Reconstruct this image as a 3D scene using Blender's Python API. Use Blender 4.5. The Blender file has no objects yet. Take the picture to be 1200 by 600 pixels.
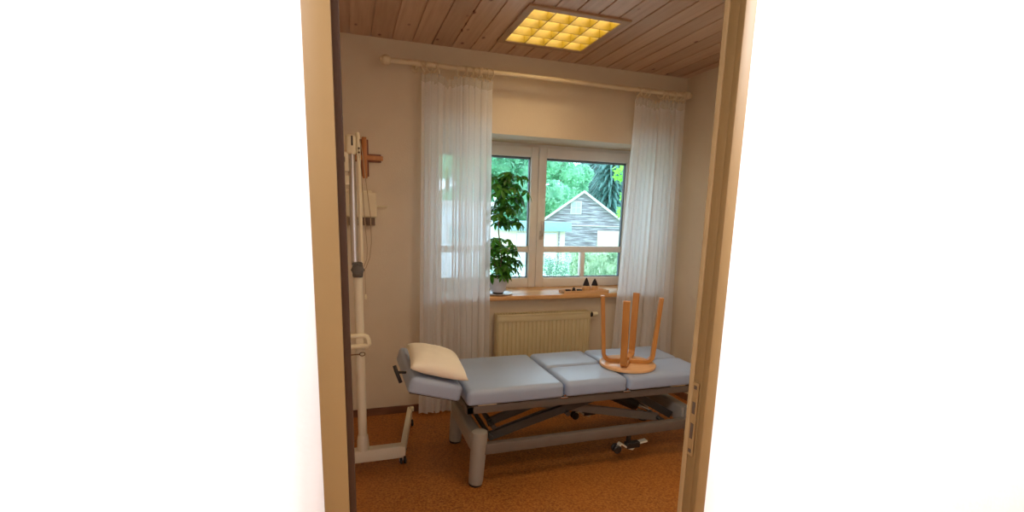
import bpy, bmesh, math, random
from mathutils import Vector, Matrix, Euler
random.seed(7)
SC = bpy.context.scene
COL = SC.collection
PI = math.pi
R = math.radians

# ------------------------------------------------------------------ materials
def new_mat(name):
    m = bpy.data.materials.new(name); m.use_nodes = True
    nt = m.node_tree; nt.nodes.clear()
    out = nt.nodes.new('ShaderNodeOutputMaterial')
    return m, nt, out
def principled(nt, out, col=(.8,.8,.8), rough=.5, metal=0, spec=.5, **k):
    p = nt.nodes.new('ShaderNodeBsdfPrincipled')
    p.inputs['Base Color'].default_value = (*col, 1)
    p.inputs['Roughness'].default_value = rough
    p.inputs['Metallic'].default_value = metal
    p.inputs['Specular IOR Level'].default_value = spec
    for a, v in k.items(): p.inputs[a].default_value = v
    nt.links.new(p.outputs[0], out.inputs[0]); return p
def coords(nt, scale=(1,1,1), kind='Object'):
    tc = nt.nodes.new('ShaderNodeTexCoord'); mp = nt.nodes.new('ShaderNodeMapping')
    mp.inputs['Scale'].default_value = scale
    nt.links.new(tc.outputs[kind], mp.inputs[0]); return mp.outputs[0]
def ramp(nt, src, stops):
    r = nt.nodes.new('ShaderNodeValToRGB'); e = r.color_ramp.elements
    while len(e) < len(stops): e.new(.5)
    for i, (p, c) in enumerate(stops):
        e[i].position = p; e[i].color = (*c, 1)
    nt.links.new(src, r.inputs[0]); return r.outputs[0]
def noise(nt, vec, scale, detail=3, rough=.5):
    n = nt.nodes.new('ShaderNodeTexNoise'); n.inputs['Scale'].default_value = scale
    n.inputs['Detail'].default_value = detail; n.inputs['Roughness'].default_value = rough
    nt.links.new(vec, n.inputs['Vector']); return n.outputs[0]
def bump(nt, p, h, strength=.2, dist=.01):
    b = nt.nodes.new('ShaderNodeBump'); b.inputs['Strength'].default_value = strength
    b.inputs['Distance'].default_value = dist
    nt.links.new(h, b.inputs['Height']); nt.links.new(b.outputs[0], p.inputs['Normal'])
def mixc(nt, fac, a, b, mode='MIX'):
    m = nt.nodes.new('ShaderNodeMix'); m.data_type = 'RGBA'; m.blend_type = mode
    def put(s, v):
        if isinstance(v, bpy.types.NodeSocket): nt.links.new(v, s)
        elif isinstance(v, (int, float)): s.default_value = v
        else: s.default_value = (*v, 1)
    put(m.inputs[0], fac); put(m.inputs[6], a); put(m.inputs[7], b)
    return m.outputs[2]
def simple(name, col, rough=.5, metal=0, spec=.5, var=.08, scale=8, bmp=0, bscale=60, **k):
    m, nt, out = new_mat(name); p = principled(nt, out, col, rough, metal, spec, **k)
    v = coords(nt); n = noise(nt, v, scale)
    a = tuple(c*(1-var) for c in col); b = tuple(min(1, c*(1+var)) for c in col)
    nt.links.new(ramp(nt, n, [(.3, a), (.7, b)]), p.inputs['Base Color'])
    if bmp: bump(nt, p, noise(nt, v, bscale, 2), bmp, .003)
    return m
def wood(name, a, b, stretch=(14,14,1.2), rough=.4, knots=False):
    m, nt, out = new_mat(name); p = principled(nt, out, a, rough)
    v = coords(nt, stretch); n = noise(nt, v, 2.2, 4, .6)
    c = ramp(nt, n, [(.3, a), (.62, b)])
    nt.links.new(c, p.inputs['Base Color']); return m

M = {}
M['wall'] = simple('wall_plaster', (.70,.60,.465), .85, spec=.2, var=.03, scale=3, bmp=.35, bscale=90)
M['wall_white'] = simple('corridor_plaster', (.86,.85,.84), .8, spec=.2, var=.01, bmp=.2)
M['frame_dimmed'] = simple('door_frame_dimmed', (.20,.115,.04), .55, spec=.3, var=.05, scale=4)  # cream frame; dim warm light on it is painted into this tan
M['stop_brown'] = simple('door_stop_brown', (.05,.022,.009), .6, spec=.2)  # even, very dark brown for the strip at the left door edge
M['cream_edge'] = simple('cream_edge', (.34,.22,.10), .5, spec=.3)
M['windowframe'] = simple('window_paint', (.82,.79,.76), .45, spec=.4, var=.03)
M['rubber'] = simple('window_gasket', (.12,.16,.2), .6)
M['metal'] = simple('brushed_metal', (.55,.53,.5), .35, 1, var=.03)
M['chrome'] = simple('chrome', (.60,.58,.60), .16, 1, var=.02)
M['black'] = simple('black_plastic', (.02,.018,.018), .45, var=.1)
M['dark_grey'] = simple('dark_grey_plastic', (.10,.095,.09), .5, var=.1)
M['stand'] = simple('stand_enamel', (.72,.66,.52), .4, spec=.4, var=.03)
M['cream'] = simple('cream_plastic', (.78,.70,.50), .4, var=.03)
M['box'] = simple('box_cream', (.76,.67,.48), .5, var=.03)
M['vinyl'] = simple('blue_grey_vinyl', (.34,.42,.57), .38, spec=.45, var=.03, scale=5, bmp=.12, bscale=350)
M['tableframe'] = simple('table_enamel', (.165,.138,.115), .45, spec=.4, var=.04)
M['tableleg'] = simple('table_leg_cover', (.34,.31,.27), .5, spec=.3, var=.03)
M['gunmetal'] = simple('gunmetal_arm', (.06,.056,.052), .4, .3, var=.05)
M['radiator'] = simple('radiator_enamel', (.66,.56,.34), .4, spec=.4, var=.02)
M['strip'] = simple('dark_brown_strip', (.13,.08,.05), .6)
M['slot'] = simple('dark_slot', (.08,.05,.03), .8)
M['sill'] = wood('sill_wood', (.55,.27,.10), (.72,.42,.18), (1.5,14,14), .35)
M['stool'] = wood('birch_wood', (.44,.18,.042), (.56,.25,.065), (10,10,2), .35)
M['stool_seat'] = wood('birch_seat', (.62,.34,.16), (.74,.44,.22), (4,18,14), .3)
M['cross'] = wood('cross_wood', (.42,.15,.035), (.55,.22,.06), (10,10,2), .4)
M['cross_dark'] = wood('cross_dark_wood', (.16,.045,.015), (.24,.075,.025), (10,10,2), .4)
M['basebrd'] = wood('baseboard_wood', (.13,.055,.025), (.20,.085,.04), (2,14,14), .5)
M['tray'] = wood('tray_wood', (.62,.36,.17), (.75,.48,.26), (3,14,14), .5)
M['gnome'] = wood('turned_wood', (.62,.33,.13), (.74,.44,.2), (12,12,3), .4)
M['felt'] = simple('black_felt', (.02,.016,.022), .9)
M['pot'] = simple('white_ceramic', (.62,.66,.76), .3, var=.02)
M['soil'] = simple('soil', (.06,.04,.025), .9, var=.3, scale=60)
M['saucer'] = simple('saucer_ceramic', (.62,.58,.60), .25, var=.02)
M['bark'] = simple('stem_bark', (.22,.17,.11), .8, var=.25, scale=40)
M['pillow'] = simple('pillow_cotton', (.88,.82,.69), .85, spec=.15, var=.03, bmp=.3, bscale=25)
M['cable'] = simple('cable_cream', (.42,.31,.20), .6)
M['brown_cord'] = simple('brown_cord', (.16,.08,.03), .7)
M['brass'] = simple('strike_plate', (.30,.18,.07), .4, .2)
M['rod'] = simple('rod_cream_wood', (.74,.62,.44), .45, var=.05)

def floor_mat():
    m, nt, out = new_mat('orange_linoleum'); p = principled(nt, out, (.5,.2,.05), .5, spec=.3)
    v = coords(nt)
    c1 = ramp(nt, noise(nt, v, 85, 3, .7), [(.35, (.16,.050,.010)), (.5, (.34,.125,.024)), (.68, (.50,.215,.05))])
    vo = nt.nodes.new('ShaderNodeTexVoronoi'); vo.inputs['Scale'].default_value = 70
    nt.links.new(v, vo.inputs['Vector'])
    f = ramp(nt, vo.outputs['Distance'], [(.08, (1,1,1)), (.2, (0,0,0))])
    c2 = mixc(nt, f, c1, (.22,.07,.012))
    c3 = mixc(nt, ramp(nt, noise(nt, v, 2.2, 2), [(.35,(0,0,0)),(.65,(.35,.35,.35))]), c2, (.45,.15,.022))
    nt.links.new(c3, p.inputs['Base Color']); bump(nt, p, noise(nt, v, 120, 2), .08, .002)
    return m
M['floor'] = floor_mat()

PITCH, OFFS = .1272, .056
def ceiling_mat():
    m, nt, out = new_mat('pine_boards'); p = principled(nt, out, (.5,.28,.14), .36, spec=.5)
    tc = nt.nodes.new('ShaderNodeTexCoord'); sx = nt.nodes.new('ShaderNodeSeparateXYZ')
    nt.links.new(tc.outputs['Object'], sx.inputs[0])
    def mth(op, a, b):
        n = nt.nodes.new('ShaderNodeMath'); n.operation = op
        for i, q in enumerate((a, b)):
            if q is None: continue
            if isinstance(q, (int, float)): n.inputs[i].default_value = q
            else: nt.links.new(q, n.inputs[i])
        return n.outputs[0]
    idx = mth('FLOOR', mth('DIVIDE', mth('SUBTRACT', sx.outputs[0], OFFS), PITCH), None)
    wn = nt.nodes.new('ShaderNodeTexWhiteNoise'); wn.noise_dimensions = '1D'
    nt.links.new(idx, wn.inputs['W'])
    cx = nt.nodes.new('ShaderNodeCombineXYZ')
    nt.links.new(mth('ADD', mth('MULTIPLY', sx.outputs[0], 26), mth('MULTIPLY', wn.outputs[0], 40)), cx.inputs[0])
    nt.links.new(mth('MULTIPLY', sx.outputs[1], 1.3), cx.inputs[1])
    n = noise(nt, cx.outputs[0], 1.4, 4, .6)
    grain = ramp(nt, n, [(.25, (.50,.30,.19)), (.5, (.60,.40,.27)), (.75, (.68,.47,.34))])
    tint = ramp(nt, wn.outputs[0], [(0, (.80,.78,.76)), (1, (1,1,1))])
    c = mixc(nt, 1.0, grain, tint, 'MULTIPLY')
    cx2 = nt.nodes.new('ShaderNodeCombineXYZ')
    nt.links.new(mth('MULTIPLY', sx.outputs[0], 9), cx2.inputs[0])
    nt.links.new(mth('ADD', mth('MULTIPLY', sx.outputs[1], 5), mth('MULTIPLY', wn.outputs[0], 17)), cx2.inputs[1])
    vo = nt.nodes.new('ShaderNodeTexVoronoi'); vo.inputs['Scale'].default_value = 1.0
    nt.links.new(cx2.outputs[0], vo.inputs['Vector'])
    k = ramp(nt, vo.outputs['Distance'], [(.05, (1,1,1)), (.13, (0,0,0))])
    c = mixc(nt, k, c, (.16,.05,.02))
    nt.links.new(c, p.inputs['Base Color']); return m
M['ceiling'] = ceiling_mat()

def sheer(name, col=(.86,.86,.90), alpha=.82):
    m, nt, out = new_mat(name)
    d = nt.nodes.new('ShaderNodeBsdfDiffuse'); d.inputs[0].default_value = (*col, 1)
    t = nt.nodes.new('ShaderNodeBsdfTranslucent'); t.inputs[0].default_value = (*col, 1)
    tr = nt.nodes.new('ShaderNodeBsdfTransparent')
    a = nt.nodes.new('ShaderNodeMixShader'); a.inputs[0].default_value = .62
    nt.links.new(d.outputs[0], a.inputs[1]); nt.links.new(t.outputs[0], a.inputs[2])
    b = nt.nodes.new('ShaderNodeMixShader')
    n = noise(nt, coords(nt, (300,300,300)), 2, 1)
    r = ramp(nt, n, [(.3, (alpha-.08,)*3), (.7, (min(1, alpha+.08),)*3)])
    nt.links.new(r, b.inputs[0])
    nt.links.new(tr.outputs[0], b.inputs[1]); nt.links.new(a.outputs[0], b.inputs[2])
    nt.links.new(b.outputs[0], out.inputs[0]); return m
M['sheer'] = sheer('sheer_voile', (.92,.92,.93), .76)
M['tape'] = sheer('curtain_tape', (.88,.86,.82), .60)

def glass():
    m, nt, out = new_mat('window_glass')
    g = nt.nodes.new('ShaderNodeBsdfGlossy'); g.inputs['Roughness'].default_value = .02
    t = nt.nodes.new('ShaderNodeBsdfTransparent'); t.inputs[0].default_value = (.95,1,.99,1)
    fr = nt.nodes.new('ShaderNodeFresnel'); fr.inputs[0].default_value = 1.35
    x = nt.nodes.new('ShaderNodeMixShader'); nt.links.new(fr.outputs[0], x.inputs[0])
    nt.links.new(t.outputs[0], x.inputs[1]); nt.links.new(g.outputs[0], x.inputs[2])
    nt.links.new(x.outputs[0], out.inputs[0]); return m
M['glass'] = glass()

def leafmat(name, a, b, trans=.35, scale=3, rough=.4):
    m, nt, out = new_mat(name)
    p = principled(nt, out, a, rough, spec=.3)
    c = ramp(nt, noise(nt, coords(nt), scale, 3), [(.35, a), (.65, b)])
    nt.links.new(c, p.inputs['Base Color'])
    t = nt.nodes.new('ShaderNodeBsdfTranslucent'); nt.links.new(c, t.inputs[0])
    x = nt.nodes.new('ShaderNodeMixShader'); x.inputs[0].default_value = trans
    nt.links.new(p.outputs[0], x.inputs[1]); nt.links.new(t.outputs[0], x.inputs[2])
    nt.links.new(x.outputs[0], out.inputs[0]); return m
M['schefflera'] = leafmat('umbrella_plant_leaf', (.035,.13,.015), (.09,.30,.035), .4, 14, .3)
M['tree_mint'] = leafmat('broadleaf_mint', (.22,.55,.36), (.50,.85,.62), .35, .9)
M['tree_mid'] = leafmat('broadleaf_mid', (.12,.38,.22), (.30,.62,.42), .35, .9)
M['conifer'] = leafmat('conifer_needles', (.06,.17,.16), (.16,.33,.30), .2, .8)
M['maple'] = leafmat('bright_leaf', (.16,.55,.05), (.35,.80,.12), .5, 6)
M['hedge'] = leafmat('hedge_leaf', (.20,.36,.20), (.50,.66,.44), .3, 5)
M['shrub'] = leafmat('shrub_leaf', (.08,.22,.14), (.30,.48,.36), .3, 5)
M['lawn'] = simple('lawn', (.35,.62,.36), .9, var=.25, scale=2)
M['paving'] = simple('pale_paving', (.60,.62,.60), .9, var=.06, scale=4)
M['white_render'] = simple('white_render', (.62,.64,.68), .9, var=.03)
M['cream_render'] = simple('cream_render', (.60,.50,.40), .9, var=.03)
M['teal_roof'] = simple('teal_fascia', (.22,.36,.38), .6, var=.05)
M['house_trim'] = simple('pale_barge_board', (.52,.47,.45), .8, var=.03)
M['rooftile'] = simple('rooftile', (.62,.50,.44), .9, var=.2, scale=6)
def barn_mat():
    m, nt, out = new_mat('weathered_boards'); p = principled(nt, out, (.4,.4,.5), .85, spec=.2)
    v = coords(nt, (.5,.5,6)); c = ramp(nt, noise(nt, v, 1.6, 3, .6), [(.32, (.12,.10,.11)), (.5, (.24,.22,.25)), (.66, (.46,.45,.48))])
    nt.links.new(c, p.inputs['Base Color']); return m
M['barn'] = barn_mat()
M['hatch'] = simple('pale_hatch_paint', (.34,.37,.38), .8)

def vane_mat():
    return simple('gold_louver', (.225,.155,.004), .4, 0, .5, var=.12, scale=30)
M['vane'] = vane_mat()
def emis(name, col, s):
    m, nt, out = new_mat(name); e = nt.nodes.new('ShaderNodeEmission')
    e.inputs[0].default_value = (*col, 1); e.inputs[1].default_value = s
    nt.links.new(e.outputs[0], out.inputs[0]); return m
M['tube'] = emis('fluorescent_tube', (1,.76,.44), 8.0)
M['lightframe'] = simple('light_frame', (.42,.27,.16), .45, var=.04)

# ------------------------------------------------------------------ helpers
def obj(name, bm, mat, parent=None, smooth=False, loc=None):
    me = bpy.data.meshes.new(name); bm.normal_update(); bm.to_mesh(me); bm.free()
    o = bpy.data.objects.new(name, me); COL.objects.link(o)
    me.materials.append(M[mat] if isinstance(mat, str) else mat)
    if smooth:
        for p in me.polygons: p.use_smooth = True
    if loc is not None: o.location = loc
    if parent is not None: o.parent = parent
    return o
def shade_auto(o, ang=40):
    me = o.data
    for p in me.polygons: p.use_smooth = True
    try: me.set_sharp_from_angle(angle=R(ang))
    except Exception: pass
    return o
def tag(o, label, cat, group=None, kind=None):
    o['label'] = label; o['category'] = cat
    if group: o['group'] = group
    if kind: o['kind'] = kind
    return o
def thing(name, label, cat, loc=(0,0,0), group=None):
    o = bpy.data.objects.new(name, None); COL.objects.link(o); o.location = loc
    o.empty_display_size = .1
    return tag(o, label, cat, group)
def rel(p, root): return Vector(p) - root.location
def add_box(bm, lo, hi, bevel=0, seg=2, mat=None):
    lo, hi = Vector(lo), Vector(hi)
    r = bmesh.ops.create_cube(bm, size=1)
    vs = r['verts']; s = hi-lo; c = (hi+lo)/2
    for v in vs: v.co = Vector((v.co.x*s.x, v.co.y*s.y, v.co.z*s.z)) + c
    if bevel:
        es = list({e for v in vs for e in v.link_edges})
        g = bmesh.ops.bevel(bm, geom=es, offset=bevel, segments=seg, affect='EDGES', profile=.5)
        vs = list({v for f in g['faces'] for v in f.verts} | {v for v in vs if v.is_valid})
    if mat is not None:
        for v in vs: v.co = mat @ v.co
    return vs
def box(name, lo, hi, mat, parent=None, bevel=0, seg=2, xf=None):
    bm = bmesh.new()
    off = parent.matrix_world.translation if False else (parent.location if parent is not None else Vector((0,0,0)))
    c = (Vector(lo)+Vector(hi))/2 if parent is None else Vector(off)
    add_box(bm, Vector(lo)-c, Vector(hi)-c, bevel, seg, xf)
    o = obj(name, bm, mat, parent, loc=(c if parent is None else (0,0,0)))
    if bevel: shade_auto(o)
    return o
def frames_along(pts):
    out = []; prev = None
    for i, p in enumerate(pts):
        a = pts[max(0, i-1)]; b = pts[min(len(pts)-1, i+1)]
        t = (b-a).normalized()
        if prev is None:
            up = Vector((0,0,1)) if abs(t.z) < .95 else Vector((1,0,0))
            n = t.cross(up).normalized()
        else:
            n = (prev - t*prev.dot(t)).normalized()
        prev = n; out.append((n, t.cross(n).normalized()))
    return out
def add_tube(bm, pts, rad, n=10, caps=True, flat=None, up=None):
    """sweep; rad number or list; flat=(w,t) gives a rectangular strip"""
    pts = [Vector(p) for p in pts]; fr = frames_along(pts)
    if up is not None:
        fr = []
        for i, p in enumerate(pts):
            t = (pts[min(len(pts)-1, i+1)] - pts[max(0, i-1)]).normalized()
            a = Vector(up); a = (a - t*a.dot(t)).normalized(); fr.append((a, t.cross(a).normalized()))
    rings = []
    for i, p in enumerate(pts):
        a, b = fr[i]; r = rad[i] if isinstance(rad, (list, tuple)) else rad
        if flat:
            w, t = flat[0]/2, flat[1]/2
            ring = [bm.verts.new(p + a*x + b*y) for x, y in ((w,t),(-w,t),(-w,-t),(w,-t))]
        else:
            ring = [bm.verts.new(p + a*math.cos(2*PI*k/n)*r + b*math.sin(2*PI*k/n)*r) for k in range(n)]
        rings.append(ring)
    m = len(rings[0])
    for i in range(len(rings)-1):
        for k in range(m):
            bm.faces.new((rings[i][k], rings[i][(k+1)%m], rings[i+1][(k+1)%m], rings[i+1][k]))
    if caps: bm.faces.new(rings[0][::-1]); bm.faces.new(rings[-1])
def tube(name, pts, rad, mat, parent=None, n=10, flat=None, up=None):
    bm = bmesh.new(); off = parent.location if parent is not None else Vector((0,0,0))
    if parent is None: off = Vector(pts[0])
    add_tube(bm, [Vector(p)-off for p in pts], rad, n, True, flat, up)
    bmesh.ops.recalc_face_normals(bm, faces=bm.faces)
    o = obj(name, bm, mat, parent, loc=(off if parent is None else (0,0,0))); shade_auto(o); return o
def add_lathe(bm, prof, c=(0,0,0), n=28, axis='Z'):
    c = Vector(c); rings = []
    for r, z in prof:
        if r < 1e-6:
            v = Vector((0,0,z))
            if axis == 'X': v = Vector((z,0,0))
            if axis == 'Y': v = Vector((0,z,0))
            rings.append([bm.verts.new(c+v)])
        else:
            ring = []
            for k in range(n):
                x, y = r*math.cos(2*PI*k/n), r*math.sin(2*PI*k/n)
                v = Vector((x,y,z))
                if axis == 'X': v = Vector((z,x,y))
                if axis == 'Y': v = Vector((y,z,x))
                ring.append(bm.verts.new(c+v))
            rings.append(ring)
    for a, b in zip(rings, rings[1:]):
        for k in range(n):
            q = [a[k%len(a)], a[(k+1)%len(a)], b[(k+1)%len(b)], b[k%len(b)]]
            q2 = [v for i, v in enumerate(q) if v not in q[:i]]
            if len(q2) >= 3:
                try: bm.faces.new(q2)
                except ValueError: pass
    bmesh.ops.recalc_face_normals(bm, faces=bm.faces)
def lathe(name, prof, c, mat, parent=None, n=28, axis='Z'):
    bm = bmesh.new(); off = parent.location if parent is not None else Vector(c)
    add_lathe(bm, prof, Vector(c)-off, n, axis)
    o = obj(name, bm, mat, parent, loc=(off if parent is None else (0,0,0))); shade_auto(o, 50); return o
def struct(o): o['kind'] = 'structure'; return o
def poly_extrude_y(bm, poly, y0, y1):
    a = [bm.verts.new((x, y0, z)) for x, z in poly]; b = [bm.verts.new((x, y1, z)) for x, z in poly]
    bm.faces.new(a); bm.faces.new(b[::-1])
    for i in range(len(poly)): bm.faces.new((a[i], b[i], b[(i+1)%len(poly)], a[(i+1)%len(poly)]))
    bmesh.ops.recalc_face_normals(bm, faces=bm.faces)

# ------------------------------------------------------------------ camera
h = 1.4245
r_ = Vector((0.94903534, -0.03359465, 0.31337411)); d_ = Vector((-0.31417343, -0.17983585, 0.93217709)); u_ = Vector((0.02503974, -0.98312281, -0.18122512))
# rows: world axes in camera (x right, y down, z forward); blender camera: x right, y up, -z forward
cam = bpy.data.cameras.new('camera'); co = bpy.data.objects.new('camera', cam); COL.objects.link(co)
mw = Matrix(((r_.x, -r_.y, -r_.z, 0), (d_.x, -d_.y, -d_.z, 0), (u_.x, -u_.y, -u_.z, h), (0,0,0,1)))
co.matrix_world = mw
cam.sensor_fit = 'HORIZONTAL'; cam.sensor_width = 36; cam.lens = 579/1200*36
cam.shift_y = 59/1200; cam.clip_start = .02; cam.clip_end = 300
SC.camera = co

# ------------------------------------------------------------------ room shell
D = 3.4545; XR = 2.549; XL = -.45; YF = .973; ZC = 2.5
RX0, RX1, RZ0, RZ1 = .56, 2.37, .80, 1.98      # window recess
YW = 3.80                                       # frame front plane
YO = 3.95                                       # outer wall face
struct(box('floor', (XL-.1, YF-.06, -.1), (XR+.1, YO, 0), 'floor'))
def wall_back():
    bm = bmesh.new()
    add_box(bm, (XL-.1, D, 0), (RX0, YO, ZC)); add_box(bm, (RX1, D, 0), (XR+.1, YO, ZC))
    add_box(bm, (RX0, D, 0), (RX1, YO, RZ0)); add_box(bm, (RX0, D, RZ1), (RX1, YO, ZC))
    bmesh.ops.remove_doubles(bm, verts=bm.verts, dist=1e-5)
    return struct(obj('wall_back', bm, 'wall'))
wall_back()
struct(box('wall_left', (XL-.1, YF, 0), (XL, D, ZC), 'wall'))
struct(box('wall_right', (XR, YF, 0), (XR+.1, D, ZC), 'wall'))
# ceiling of pine boards with an opening for the light
FX0, FX1, FY0, FY1 = .945, 1.525, 2.63, 3.20
def ceiling():
    bm = bmesh.new(); g = .0055
    x = OFFS - PITCH*5
    while x < XR+.02:
        a, b = max(x+g, XL-.05), min(x+PITCH-g, XR+.05)
        if b > a:
            cuts = [(a, b, YF-.02, D+.05)]
            if b > FX0 and a < FX1:
                cuts = [(a, b, YF-.02, FY0), (a, b, FY1, D+.05)]
                if a < FX0: cuts.append((a, FX0, FY0, FY1))
                if b > FX1: cuts.append((FX1, b, FY0, FY1))
            for (p, q, y0, y1) in cuts: add_box(bm, (p, y0, ZC), (q, y1, ZC+.014))
        x += PITCH
    for (a, b, y0, y1) in ((XL-.05, XR+.05, YF-.02, FY0), (XL-.05, XR+.05, FY1, D+.05), (XL-.05, FX0, FY0, FY1), (FX1, XR+.05, FY0, FY1)):
        add_box(bm, (a, y0, ZC+.008), (b, y1, ZC+.03))
    add_box(bm, (XL-.1, YF-.02, ZC+.16), (XR+.1, D+.05, ZC+.2))
    return struct(obj('ceiling', bm, 'ceiling'))
ceiling()
struct(box('baseboard_back', (XL, D-.014, 0), (XR, D, .052), 'basebrd'))
struct(box('baseboard_right', (XR-.014, YF+.02, 0), (XR, D-.014, .052), 'basebrd'))
struct(box('baseboard_left', (XL, YF, 0), (XL+.014, D-.014, .052), 'basebrd'))

# doorway: thin partition, steel frame
YN = .92; DX0, DX1, DZ = -.012, .80, 2.12
def wall_front():
    bm = bmesh.new()
    add_box(bm, (XL-1.3, YN+.012, 0), (DX0-.022, YF-.006, ZC)); add_box(bm, (DX1+.012, YN+.012, 0), (XR+.6, YF-.006, ZC))
    add_box(bm, (DX0-.022, YN+.012, DZ+.02), (DX1+.012, YF-.006, ZC))
    return struct(obj('wall_front', bm, 'wall_white'))
wall_front()
root = bpy.data.objects.new('door_1', None); COL.objects.link(root); root.location = (.4, YN, 0); root['kind'] = 'structure'
def doorframe():
    bm = bmesh.new(); o = root.location
    L = lambda lo, hi, b=.003: add_box(bm, Vector(lo)-o, Vector(hi)-o, b, 2)
    L((-.0565, YN-.008, 0), (DX0, YN+.012, DZ+.045)); L((DX0-.022, YN-.004, 0), (DX0-.001, YF-.01, DZ+.02))
    L((DX1, YN-.008, 0), (DX1+.030, YN+.012, DZ+.045)); L((DX1+.0006, YN+.008, 0), (DX1+.012, YF, DZ+.02))
    L((DX0, YN-.008, DZ), (DX1, YN+.012, DZ+.045)); L((DX0-.01, YN, DZ), (DX1+.01, YF-.01, DZ+.02))
    return shade_auto(obj('door_frame', bm, 'frame_dimmed', root))
doorframe()
box('door_stop', (DX0-.012, YN+.022, 0), (.0012, YF-.012, DZ), 'stop_brown', root, .002)['label'] = 'dark brown strip'
box('edge_strip', (DX1-.0025, YF-.014, 0), (DX1+.002, YF+.0015, DZ), 'cream_edge', root, .001)
def strike():
    bm = bmesh.new(); o = root.location
    add_box(bm, Vector((DX1-.004, YF-.036, .845))-o, Vector((DX1-.001, YF-.016, 1.035))-o, .001)
    return obj('strike_plate', bm, 'brass', root)
strike()
for z0, z1 in ((.853, .862), (.89, .93), (.955, .985), (1.018, 1.027)):
    box('latch_slot', (DX1-.0048, YF-.031, z0), (DX1-.0035, YF-.021, z1), 'slot', root)

# corridor behind the camera
struct(box('floor_corridor', (-1.75, -1.6, -.1), (3.15, YF-.06, 0), 'floor'))
struct(box('ceiling_corridor', (-1.75, -1.6, ZC), (3.15, YF-.02, ZC+.1), 'wall_white'))
struct(box('wall_corridor_rear', (-1.75, -1.7, 0), (3.15, -1.6, ZC), 'wall_white'))
struct(box('wall_corridor_left', (-1.85, -1.6, 0), (-1.75, YN, ZC), 'wall_white'))
struct(box('wall_corridor_right', (3.15, -1.6, 0), (3.25, YN, ZC), 'wall_white'))

# ------------------------------------------------------------------ window
def window():
    w = bpy.data.objects.new('window_1', None); COL.objects.link(w); w.location = (1.464, YW, RZ0); w['kind'] = 'structure'
    o = w.location
    def fr(name, x0, x1, z0, z1, t, y0, y1, mat='windowframe', tb=None, tt=None):
        bm = bmesh.new(); tb = tb or t; tt = tt or t
        for lo, hi in (((x0,y0,z0),(x0+t,y1,z1)), ((x1-t,y0,z0),(x1,y1,z1)), ((x0+t,y0,z0),(x1-t,y1,z0+tb)), ((x0+t,y0,z1-tt),(x1-t,y1,z1))):
            add_box(bm, Vector(lo)-o, Vector(hi)-o, .004, 2)
        return shade_auto(obj(name, bm, mat, w))
    fr('window_frame', RX0, RX1, .82, RZ1, .045, YW, YW+.08, tb=.055)
    # sash outer / glass limits
    zb, zt = .845, 1.955
    gz0, gz1 = .922, 1.878
    for k, (sx0, sx1, gx0, gx1) in enumerate(((.585, 1.463, .672, 1.402), (1.466, 2.345, 1.534, 2.262))):
        bm = bmesh.new()
        for lo, hi in (((sx0,YW-.022,zb),(gx0,YW+.05,zt)), ((gx1,YW-.022,zb),(sx1,YW+.05,zt)),
                       ((gx0,YW-.022,zb),(gx1,YW+.05,gz0)), ((gx0,YW-.022,gz1),(gx1,YW+.05,zt))):
            add_box(bm, Vector(lo)-o, Vector(hi)-o, .006, 2)
        s = shade_auto(obj('sash', bm, 'windowframe', w))
        # gasket
        bm = bmesh.new(); t = .007
        for lo, hi in (((gx0,YW+.006,gz0),(gx0+t,YW+.034,gz1)), ((gx1-t,YW+.006,gz0),(gx1,YW+.034,gz1)), ((gx0,YW+.006,gz0),(gx1,YW+.034,gz0+t)), ((gx0,YW+.006,gz1-t*2.2),(gx1,YW+.034,gz1))):
            add_box(bm, Vector(lo)-o, Vector(hi)-o)
        obj('gasket', bm, 'rubber', s)
        box('pane', (gx0, YW+.026, gz0), (gx1, YW+.030, gz1), 'glass', w)
        # glazing bars across the lower third
        bm = bmesh.new()
        add_box(bm, Vector((gx0, YW-.006, 1.130))-o, Vector((gx1, YW+.046, 1.180))-o, .004)
        px = gx0 + (1.900-1.534 if k else .36)
        add_box(bm, Vector((px-.018, YW-.006, gz0))-o, Vector((px+.018, YW+.046, 1.130))-o, .004)
        shade_auto(obj('glazing_bar', bm, 'windowframe', w))
    # handle on the right sash
    bm = bmesh.new(); hx = 1.500
    add_box(bm, Vector((hx-.014, YW-.030, 1.235))-o, Vector((hx+.014, YW-.021, 1.305))-o, .004)
    add_box(bm, Vector((hx-.009, YW-.062, 1.262))-o, Vector((hx+.009, YW-.028, 1.282))-o, .003)
    add_box(bm, Vector((hx-.011, YW-.070, 1.262))-o, Vector((hx+.011, YW-.052, 1.385))-o, .006)
    shade_auto(obj('window_handle', bm, 'metal', w))
    # sill board
    bm = bmesh.new(); 
    add_box(bm, Vector((.60, D-.080, .812))-o, Vector((2.35, D+.002, .845))-o, .006)
    add_box(bm, Vector((RX0+.002, D-.02, .808))-o, Vector((RX1-.002, YW+.03, .845))-o, .0)
    s = shade_auto(obj('window_sill', bm, 'sill', w)); s['label'] = 'orange brown wooden sill board'
    # outer sill
    box('outer_sill', (RX0, YW+.08, .80), (RX1, YO+.05, .83), 'metal', w)
window()

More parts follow.
